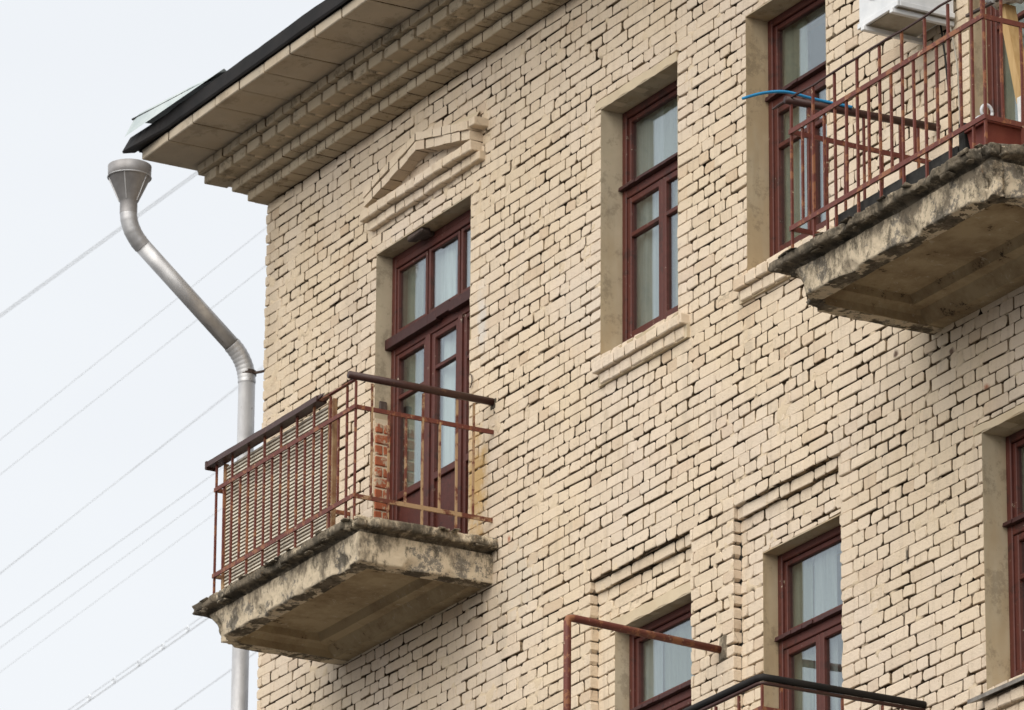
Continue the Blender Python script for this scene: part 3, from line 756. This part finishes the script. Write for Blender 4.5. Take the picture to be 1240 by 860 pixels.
def balcony(x0, x1, D, zt, seed, label, chips_b, chips_l, zb, tip):
    beam = shell(x0, x1, D, dens([(0, zt - .09), (0, zb), (-.015, zb - .004), (-.12, zb - .002)], .013), chips_b, .016, seed, .0036)
    B = beam.build('balcony_slab', CONC, BLD, True, label=label)
    B.data.materials.append(LIPC); zz = [v.co.z for v in B.data.vertices]
    for f in B.data.polygons:
        if abs(f.normal.z) > .75 and f.center.z < zb + .03 and noise.noise(f.center * 6.5) + .5 * noise.noise(f.center * 23) > -.02: f.material_index = 1
    # plastered coffer underneath
    so = shell(x0, x1, D, dens([(-.100, zb - .001), (-.125, zb), (-.128, zb + .045), (-.150, zb + .072), (-.185, zb + .078), (-.192, zb + .125), (-.24, zb + .128)], .02), chips_b, .03, seed + 2, .0018)
    b0 = .1
    so.box(x0 + .10, x1 - .10, -D + .10, .03, zb + .126, zb + .2)
    so.box(x0 + .02, x1 - .02, -.11, .03, zb + .002, zb + .1, .01)
    so.add([(x0 + .1, -.11, zb + .003), (x1 - .1, -.11, zb + .003), (x1 - .1, -.17, zb + .07), (x0 + .1, -.17, zb + .07), (x1 - .1, -.24, zb + .075), (x0 + .1, -.24, zb + .075), (x1 - .1, -.27, zb + .13), (x0 + .1, -.27, zb + .13)], [(0, 1, 2, 3), (3, 2, 4, 5), (5, 4, 6, 7)])
    so.build('soffit', SOFF, B)
    lip = shell(x0 - tip, x1, D, dens([(-.35, zt - .008), (-.1, zt - .006), (.058, zt), (.068, zt - .008), (.070, zt - .048), (.064, zt - .058), (.0, zt - .070), (-.03, zt - .10)], .012), chips_l, .013, seed + 5, .0058, .011)
    lip.box(x0 + .02, x1 - .02, -D + .02, .03, zt - .1, zt - .02)
    lip.build('coping', LIPC, B, True)
    scr = shell(x0, x1, D, dens([(-.35, zt + .004), (.005, zt + .006), (.030, zt + .004), (.034, zt - .004), (.030, zt - .016)], .010), [((rnd.uniform(x0, x1 + .1), -D, zt), rnd.uniform(.06, .16), rnd.uniform(.02, .05)) for _ in range(9)] + [((x1, rnd.uniform(-D, 0), zt), rnd.uniform(.05, .12), .03) for _ in range(4)], .012, seed + 9, .006, .012)
    scr.build('screed', CONC, B)
    # crumbs and flakes still hanging on the edges
    fl = MB()
    for k in range(34):
        s = rnd.random(); 
        if s < .7: p = Vector((rnd.uniform(x0 - .05, x1 + .05), -D - .055 + rnd.uniform(-.01, .012), zt - rnd.choice((.0, .01, .07, .08))))
        else: p = Vector((x1 + .055, rnd.uniform(-D, -.02), zt - rnd.choice((.0, .005, .07))))
        w, d_, h = rnd.uniform(.01, .045), rnd.uniform(.01, .03), rnd.uniform(.003, .008)
        fl.box(p.x - w, p.x + w, p.y - d_, p.y + d_, p.z - h, p.z + h, .005, .006)
    fl.build('flake', LIPC, B, kind='stuff')
    return B
S1 = dict(x0=1.185, x1=3.238, D=.955)
balcony(1.185, 3.238, .955, 13.705, 1.3, 'crumbling concrete slab of the left balcony',
        [((1.20, -.96, 13.42), .19, .09), ((1.9, -.96, 13.40), .10, .03), ((2.45, -.96, 13.40), .07, .02), ((3.0, -.955, 13.42), .12, .028), ((3.238, -.55, 13.405), .10, .02), ((3.24, -.3, 13.40), .07, .015)],
        [((3.30, -1.02, 13.66), .17, .05), ((2.2, -1.03, 13.70), .12, .025), ((3.30, -.3, 13.70), .12, .02)], 13.425, .07)
balcony(8.255, 10.308, .955, 13.785, 7.9, 'flaking concrete slab of the right balcony',
        [((8.255, -.955, 13.52), .20, .12), ((8.9, -.96, 13.485), .10, .03), ((9.5, -.96, 13.485), .13, .035), ((10.3, -.955, 13.50), .20, .07), ((10.31, -.6, 13.5), .15, .05)],
        [((10.36, -1.02, 13.75), .2, .06), ((9.7, -1.02, 13.78), .14, .03), ((8.9, -1.02, 13.78), .10, .02)], 13.520, .0)
balcony(5.93, 8.16, .98, 10.33, 4.4, 'slab of the lowest balcony, below the picture', [], [], 10.03, .0)

# ------------------------------------------------------------------ balcony railings
def bar(m, p, q, w, h, b=.002):
    """square bar from p to q; w = across, h = up (for horizontals) ; verticals use w both ways"""
    p, q = Vector(p), Vector(q); d = (q - p).normalized()
    if abs(d.z) > .7: a = Vector((1, 0, 0)); c = Vector((0, 1, 0))
    else: c = Vector((0, 0, 1)); a = d.cross(c).normalized(); c = a.cross(d)
    V = []
    for e in (p, q):
        for (i, j) in ((-1, -1), (1, -1), (1, 1), (-1, 1)): V.append(e + a * i * w / 2 + c * j * h / 2)
    m.add(V, [(0, 3, 2, 1), (4, 5, 6, 7), (0, 1, 5, 4), (1, 2, 6, 5), (2, 3, 7, 6), (3, 0, 4, 7)])
def railing(X0, X1, Y, zb, zm, zt, zs, label, side_mat, left=True, right=True, nF=17, zml=None):
    m = MB()
    bar(m, (X0 - .01, Y, zm), (X1 + .015, Y, zm), .012, .028)
    bar(m, (X0 - .01, Y, zb), (X1 + .015, Y, zb), .012, .028)
    R = m.build('balcony_railing', RAIL, BLD, label=label)
    for s, xx in ((0, X0), (1, X1)):
        if (s == 0 and left) or (s == 1 and right):
            q = MB(); bar(q, (xx, Y, zb), (xx, -.0, zb), .012, .028); q.build('bottom_rail', side_mat, R)
            q = MB(); bar(q, (xx, Y, zm), (xx, -.0, zm), .012, .028); q.build('middle_rail', RAIL, R)
    k = 0
    bal = []
    for i in range(nF + 1):
        x = X0 + (X1 - X0) * i / nF; tall = i % 2 == 0 or i == nF
        a = zs if tall else zb; b_ = zt if tall else zm
        q = MB(); lean = rnd.uniform(-.004, .004); bar(q, (x, Y + .008, a), (x + lean, Y + .008, b_), .0135, .0135); bal.append(q.build('baluster', RAIL, R))
    for s, xx in ((0, X0), (1, X1)):
        if not ((s == 0 and left) or (s == 1 and right)): continue
        n = 8
        for i in range(1, n):
            y = Y + (-Y - .02) * i / n; tall = i % 3 == 1 or i == 6
            q = MB(); cu = rnd.uniform(-.006, .006)
            bar(q, (xx, y, zs if i % 2 == 0 else zb - .0), (xx, y + cu, (zb + zm) / 2), .013, .013); bar(q, (xx, y + cu, (zb + zm) / 2), (xx, y, zt if tall else zm), .013, .013)
            q.build('baluster', side_mat if s else RAIL, R)
    return R
R1 = railing(1.300, 3.222, -.99, 13.845, 14.430, 14.600, 13.69, 'rusty railing of the left balcony, with a broken wooden handrail', RAILB)
# handrails of the left balcony
h = MB(); n = 20; V = []; F = []
for i in range(n + 1):
    x = 1.215 + (2.76 - 1.215) * i / n; q = .003 * noise.noise(Vector((x * 5, 1, 1)))
    zz = 14.600 + .004 * math.sin(x * 2)
    V += [(x, -1.022 + q, zz), (x, -.945 + q, zz), (x, -.950 + q, zz + .042 + q), (x, -1.018 + q, zz + .040 - q)]
for i in range(n):
    for k in range(4): F.append((i * 4 + k, i * 4 + (k + 1) % 4, (i + 1) * 4 + (k + 1) % 4, (i + 1) * 4 + k))
F += [(0, 1, 2, 3), (n * 4 + 3, n * 4 + 2, n * 4 + 1, n * 4)]
h.add(V, F)
for (y, L_) in ((-1.01, .10), (-.985, .06), (-.96, .13)): h.add([(2.75, y - .008, 14.605), (2.75, y + .012, 14.605), (2.75, y, 14.64), (2.76 + L_, y, 14.628)], [(0, 1, 2), (0, 3, 1), (1, 3, 2), (2, 3, 0)])
h.box(1.205, 1.225, -1.026, -.94, 14.588, 14.648, .006)
h.build('handrail', DARKR, R1, label='weathered front handrail, broken off at its right end')
q = MB(); bar(q, (2.70, -.99, 14.607), (3.222, -.99, 14.607), .025, .008); q.build('top_rail', RAIL, R1)
MB().tube([(3.222, -1.035, 14.632), (3.222, -.5, 14.634), (3.222, -.004, 14.632)], .0245, 10).build('handrail', DARKR, R1, True)
# right balcony
R2 = railing(8.370, 10.302, -.99, 13.93, 14.505, 14.700, 13.775, 'red-brown railing of the right balcony, with a thin bent top rod', RAIL)
pts = [(8.19 + (10.25 - 8.19) * t / 24, -.99 - .004 * math.sin(t), 14.704 + .003 * math.sin(t * .7) + .0015 * math.sin(t * 2.3)) for t in range(25)]
MB().tube(pts, .0075, 6).build('top_rail', DARKR, R2)
MB().tube([(8.37, -1.02, 14.692), (8.37, -.6, 14.704), (8.37, -.002, 14.728)], .023, 10).build('handrail', DARKR, R2, True)
q = MB(); bar(q, (10.302, -.99, 14.505), (10.302, -.99, 15.3), .016, .016); q.build('corner_post', RAIL, R2)
# lowest balcony: double black handrail
R3 = railing(5.97, 8.130, -1.06, 10.48, 11.215, 11.35, 10.32, 'railing of the lowest balcony, with a double black handrail', RAIL, nF=18)
for k, (z, r_) in enumerate(((11.395, .021), (11.362, .011))):
    hh = MB().tube([(5.97, -1.06, z), (8.10, -1.06, z), (8.13, -1.045, z), (8.13, -1.0, z), (8.13, -.004, z)], r_, 10)
    hh.build('handrail', BLACKM if k == 0 else DARKR, R3, True)
pf = MB().tube([(5.975, -1.035, 10.34), (5.975, -1.035, 12.285), (5.975, -1.028, 12.305), (5.975, -1.0, 12.312), (5.975, -.004, 12.275)], .023, 10)
PF = pf.build('drying_frame', RAIL, BLD, True, label='tall bent pipe frame whose bar runs back to the wall')
# broken patch of mortar where the pipe enters the wall
MB().box(5.955, 6.035, -.008, .02, 12.20, 12.36, .01, .006).build('anchor_patch', LIPC, BLD)
MB().box(3.18, 3.262, -.006, .02, 14.58, 14.655, .01, .006).build('anchor_patch', LIPC, BLD)

# ------------------------------------------------------------------ drain pipe
dp = empty('drain_pipe', label='grey metal drain pipe with a funnel under the roof corner, left of the wall', category='drainpipe')
PX = -.222
MB().tube([(PX, -.03, 0), (PX, -.012, 15.80)], .0585, 20).build('pipe', GALV, dp, True)
for z in (14.62, 12.9): MB().tube([(PX, -.02, z), (PX, -.02, z + .035)], .0615, 20).build('sleeve', GALV, dp, True)
# corrugated elbows
def arc(p0, p1, p2, n):
    p0, p1, p2 = map(Vector, (p0, p1, p2)); return [p0 * (1 - t) ** 2 + p1 * 2 * t * (1 - t) + p2 * t * t for t in [i / n for i in range(n + 1)]]
e = arc((PX, -.012, 15.80), (PX, -.012, 15.955), (PX, -.135, 16.06), 26)
MB().tube(e, [.0605 + (.0022 if i % 3 == 1 else 0) for i in range(27)], 20, False).build('elbow', GALV, dp, True)
MB().tube([e[-1], (PX, -.86, 16.672)], .0575, 20).build('pipe', GALV, dp, True)
e2 = arc((PX, -.83, 16.645), (PX, -.943, 16.745), (PX, -.943, 16.88), 22)
MB().tube(e2, [.0595 + (.0018 if i % 7 == 3 else 0) for i in range(23)], 20, False).build('elbow', GALV, dp, True)
fz = MB(); n = 12
rings = [(.060, 16.86), (.060, 16.940), (.066, 16.948), (.142, 17.120), (.147, 17.123), (.150, 17.205), (.140, 17.21), (.136, 17.13), (.05, 16.97)]
V = [(PX + r_ * math.cos(2 * math.pi * k / 28), -.943 + r_ * math.sin(2 * math.pi * k / 28), z) for r_, z in rings for k in range(28)]
F = [(i * 28 + k, i * 28 + (k + 1) % 28, (i + 1) * 28 + (k + 1) % 28, (i + 1) * 28 + k) for i in range(len(rings) - 1) for k in range(28)]
fun = fz.add(V, F).build('funnel', ZINC, dp, True)
for a in (-110, -40, 30, 100, 170, 240):
    ca, sa = math.cos(math.radians(a)), math.sin(math.radians(a)); t = MB()
    t.tube([(PX + .067 * ca, -.943 + .067 * sa, 16.950), (PX + .143 * ca, -.943 + .143 * sa, 17.121)], .004, 5); t.build('seam', GALV, fun)
MB().tube([(PX + .149 * math.cos(a * .2244), -.943 + .149 * math.sin(a * .2244), 17.122) for a in range(29)], .0045, 5, False).build('bead', GALV, fun)
# clamp and bracket to the wall corner
cl = MB().tube([(PX, -.012, 15.855), (PX, -.012, 15.885)], .065, 20); cl.box(PX - .095, PX - .055, -.035, -.012, 15.850, 15.89, .004); cl.build('clamp', STEEL, dp)
br = MB().tube([(PX + .05, .02, 15.865), (-.06, .03, 15.845), (.012, .03, 15.84)], .010, 8); br.build('bracket', STEEL, dp)

# ------------------------------------------------------------------ slatted screen behind the left balcony's railing
sc = empty('slat_screen', label='faded cream slatted blind standing behind the bars of the left balcony', category='screen')
sl = MB(); x0_, x1_ = 1.36, 2.86; zz = 13.73; kz = 0
while zz < 14.585:
    sg = .0035 * math.sin(kz * 1.7); n = 12
    for t in range(n):
        a = x0_ + (x1_ - x0_) * t / n; b_ = x0_ + (x1_ - x0_) * (t + 1) / n
        w0 = .002 * noise.noise(Vector((a * 3, zz * 9, 0))); w1 = .002 * noise.noise(Vector((b_ * 3, zz * 9, 0)))
        sl.add([(a, -.93, zz + w0), (b_, -.93, zz + w1), (b_, -.944, zz + .003 + w1), (a, -.944, zz + .003 + w0), (a, -.940, zz + .0165 + w0), (b_, -.940, zz + .0165 + w1)], [(0, 1, 2, 3), (3, 2, 5, 4)])
    zz += .0245; kz += 1
sl.build('slat', SLAT, sc, kind='stuff')
MB().box(x0_, x1_, -.927, -.922, 13.72, 14.59).build('backing', SLATD, sc)
for (a, b_) in ((1.335, 1.365), (2.790, 2.805), (2.845, 2.866)): MB().box(a, b_, -.953, -.925, 13.71, 14.60, .003).build('stile', SLATD, sc)


# ------------------------------------------------------------------ things on the right balcony
ac = empty('air_conditioner', label='white air conditioner box on the wall, cut by the top picture edge', category='air conditioner')
b0 = MB(); b0.box(8.17, 8.58, -.40, -.02, 15.335, 15.90, .008); b0.build('casing', ACW, ac)
bb = MB(); bb.box(8.185, 8.565, -.37, -.05, 15.325, 15.334); bb.build('base_plate', ACB, ac)
rim = MB()
rim.box(8.165, 8.585, -.408, -.388, 15.315, 15.35, .003); rim.box(8.165, 8.19, -.387, -.02, 15.317, 15.348, .003); rim.box(8.565, 8.587, -.387, -.02, 15.317, 15.348, .003); rim.build('base_rim', ACW, ac)
g1 = MB()
for r_ in (.03, .055, .08, .105, .13, .155): g1.tube([(8.37 + r_ * math.cos(a * .2618), -.404, 15.60 + r_ * math.sin(a * .2618)) for a in range(25)], .003, 4, False)
for a in range(12): g1.tube([(8.37 + .02 * math.cos(a * .5236), -.406, 15.60 + .02 * math.sin(a * .5236)), (8.37 + .16 * math.cos(a * .5236), -.406, 15.60 + .16 * math.sin(a * .5236))], .003, 4)
g1.build('fan_grille', ACD, ac)
MB().tube([(8.37, -.4025, 15.60), (8.37, -.4015, 15.60)], .165, 28).build('fan_opening', ACD, ac)
for x in (8.22, 8.52):
    m = MB(); m.box(x, x + .03, -.42, -.0, 15.285, 15.314, .003); m.build('wall_bracket', ACW, ac)
def cable(name, label, pts, r, mat, **k):
    P = [Vector(p) for p in pts]; out = []
    for i in range(len(P) - 1):
        a, b, c, d = P[max(i - 1, 0)], P[i], P[i + 1], P[min(i + 2, len(P) - 1)]
        for s in range(8):
            t = s / 8; out.append(.5 * ((2 * b) + (c - a) * t + (2 * a - 5 * b + 4 * c - d) * t * t + (3 * b - a - 3 * c + d) * t ** 3))
    out.append(P[-1]); o = MB().tube(out, r, 6).build(name, mat, None, True, label=label, category='cable'); return o
cable('air_conditioner_hose', 'thin black cable hanging in a loop below the air conditioner', [(8.45, -.03, 15.33), (8.50, -.03, 15.05), (8.56, -.04, 14.6), (8.50, -.04, 14.35), (8.62, -.03, 14.15), (8.66, -.03, 14.5)], .006, RUBBER)
cable('drain_tube', 'pale thin drain tube hanging down the wall under the air conditioner', [(8.52, -.02, 15.33), (8.60, -.02, 15.0), (8.615, -.02, 14.5), (8.61, -.02, 14.0)], .005, ACB)
ho = cable('blue_hose', 'bright blue plastic hose lying along the side handrail of the right balcony', [(8.37, -1.30, 14.642), (8.372, -1.17, 14.700), (8.372, -1.02, 14.738), (8.372, -.85, 14.734), (8.385, -.70, 14.728), (8.40, -.60, 14.722)], .0092, BLUE)
ho['category'] = 'hose'
pl = empty('planter_box', label='red-brown planter box at the front corner of the right balcony', category='planter')
p = MB(); X0, X1, Y0, Y1, Z0, Z1 = 10.06, 10.255, -.945, -.35, 13.80, 13.945
V = [(X0 + .02, Y0 + .02, Z0), (X1 - .02, Y0 + .02, Z0), (X1 - .02, Y1 - .02, Z0), (X0 + .02, Y1 - .02, Z0), (X0, Y0, Z1), (X1, Y0, Z1), (X1, Y1, Z1), (X0, Y1, Z1)]
p.add(V, [(0, 3, 2, 1), (0, 1, 5, 4), (1, 2, 6, 5), (2, 3, 7, 6), (3, 0, 4, 7)]); p.build('box', TERRA, pl)
r_ = MB(); frame = ((X0 - .008, X1 + .008, Y0 - .008, Y0 + .012), (X0 - .008, X1 + .008, Y1 - .012, Y1 + .008), (X0 - .008, X0 + .012, Y0 + .013, Y1 - .013), (X1 - .012, X1 + .008, Y0 + .013, Y1 - .013))
for a in frame: r_.box(*a, Z1 - .02, Z1 + .006, .003)
r_.build('rim', TERRA, pl); MB().box(X0 + .013, X1 - .013, Y0 + .013, Y1 - .013, Z1 - .05, Z1 - .012).build('soil', SOIL, pl)
lb = MB(); n = 30
lb.box(8.75, 9.98, -.955, -.90, 13.79, 13.885, .01, .004); lb.build('black_board', RUBBER, None, label='black board lying along the floor edge of the right balcony, behind the bars', category='board')
MB().box(9.99, 10.05, -.955, -.60, 13.79, 14.0, .01, .004).build('black_canister', RUBBER, None, label='small black canister beside the planter box on the right balcony', category='canister')
mg = empty('white_jug', label='small white plastic jug with a loop handle beside the planter box', category='jug')
MB().tube([(10.0, -.80, 14.0), (10.0, -.80, 14.05), (10.0, -.80, 14.07)], [.05, .05, .03], 14).build('body', ACW, mg, True)
MB().tube([(10.045, -.80 + .035 * math.cos(a), 14.085 + .04 * math.sin(a)) for a in [i * .42 for i in range(16)]], .009, 6).build('handle', ACW, mg, True)
pk = MB(); bar(pk, (9.40, -.22, 15.05), (9.56, -.22, 14.42), .06, .075); pk.build('plank', WOOD, None, label='ochre plank leaning on the right balcony at the picture edge', category='plank')
pk = MB(); bar(pk, (9.568, -.24, 14.45), (9.64, -.26, 13.80), .06, .04); pk.build('white_board', CLOTH, None, label='narrow white board below the ochre plank on the right balcony', category='board')
cb = MB(); V = []; F = []; n = 20
for i in range(n + 1):
    for k in range(n):
        th = math.pi * i / n; ph = 2 * math.pi * k / n
        d = Vector((math.sin(th) * math.cos(ph), math.sin(th) * math.sin(ph), math.cos(th)))
        r = 1 + .35 * noise.noise(d * 2.2) + .18 * noise.noise(d * 6)
        V.append((9.46 + .17 * d.x * r, -.25 + .12 * d.y * r, 15.13 + .085 * d.z * r))
for i in range(n):
    for k in range(n): F.append((i * n + k, i * n + (k + 1) % n, (i + 1) * n + (k + 1) % n, (i + 1) * n + k))
cb.add(V, F).build('cloth_bundle', CLOTH, None, True, label='rumpled pale cloth bundle at the top right corner above the plank', category='cloth')
MB().tube([(9.14, -.31, 15.07), (9.9, -.31, 15.03)], .012, 6).build('shelf_rod', STEEL, None, label='thin dark rod under the cloth bundle on the right balcony', category='rod')
# small hook on the wall right of the left balcony door
MB().tube([(2.93 + .03 * math.cos(a), -.012, 14.86 + .045 * math.sin(a)) for a in [-1.5 + i * .3 for i in range(11)]], .004, 5).build('wall_hook', STEEL, None, label='small bent wire hook in the wall beside the left balcony door', category='hook')

# ------------------------------------------------------------------ overhead wires far behind the building
def wire(z0, sl, r, label, dz=0, yy=14):
    r *= .62; o = MB().tube([(-90, yy, z0 - 90 * sl), (-45, yy, z0 - 45 * sl), (-20, yy, z0 - 20 * sl), (16, yy, z0 + 16 * sl)], r, 5)
    return o.build('overhead_wire', WIREM, None, label=label, category='wire', group='overhead wires in the sky left of the building')
wire(30.41, .0145, .011, 'upper strand of the topmost pair of overhead wires, passing behind the funnel')
wire(30.375, .0145, .009, 'lower strand of the topmost pair of overhead wires, passing behind the funnel')
wire(30.393, .0649, .0055, 'faint overhead wire crossing the sky behind the middle of the slanted drain pipe')
wire(29.896, .0649, .0055, 'faint overhead wire reaching the wall just below the first one that crosses the slanted pipe')
wire(29.022, .0798, .0055, 'overhead wire meeting the upright drain pipe just below its clamp')
wire(28.85, .0745, .0045, 'thin overhead wire diverging below the one that meets the pipe under its clamp')
wire(27.372, .0539, .0065, 'overhead wire ending at the left end of the balcony handrail')
wire(27.430, .0638, .005, 'overhead wire ending at the left balcony bars just under the middle rail')
wire(27.312, .0700, .0045, 'lowest thin overhead wire ending at the middle of the left balcony bars')
wire(25.411, .0788, .0085, 'lowest overhead wire, reaching the upright pipe under the left balcony')
bw = wire(25.849, .0638, .011, 'thick overhead wire with round clamps that ends under the left balcony slab')
for x in (-32.2, -31.5, -30.81, -30.15, -29.48):
    z = 25.849 + .0638 * x
    MB().tube([(x + .035 * math.cos(a), 14 - .01, z + .03 + .035 * math.sin(a)) for a in [i * .785 for i in range(9)]], .010, 5, False).build('clamp', WIREM, bw)
MB().tube([(-90, 14, 25.92 - 90 * .0638), (16, 14, 25.92 + 16 * .0638)], .005, 5).build('messenger_strand', WIREM, bw)
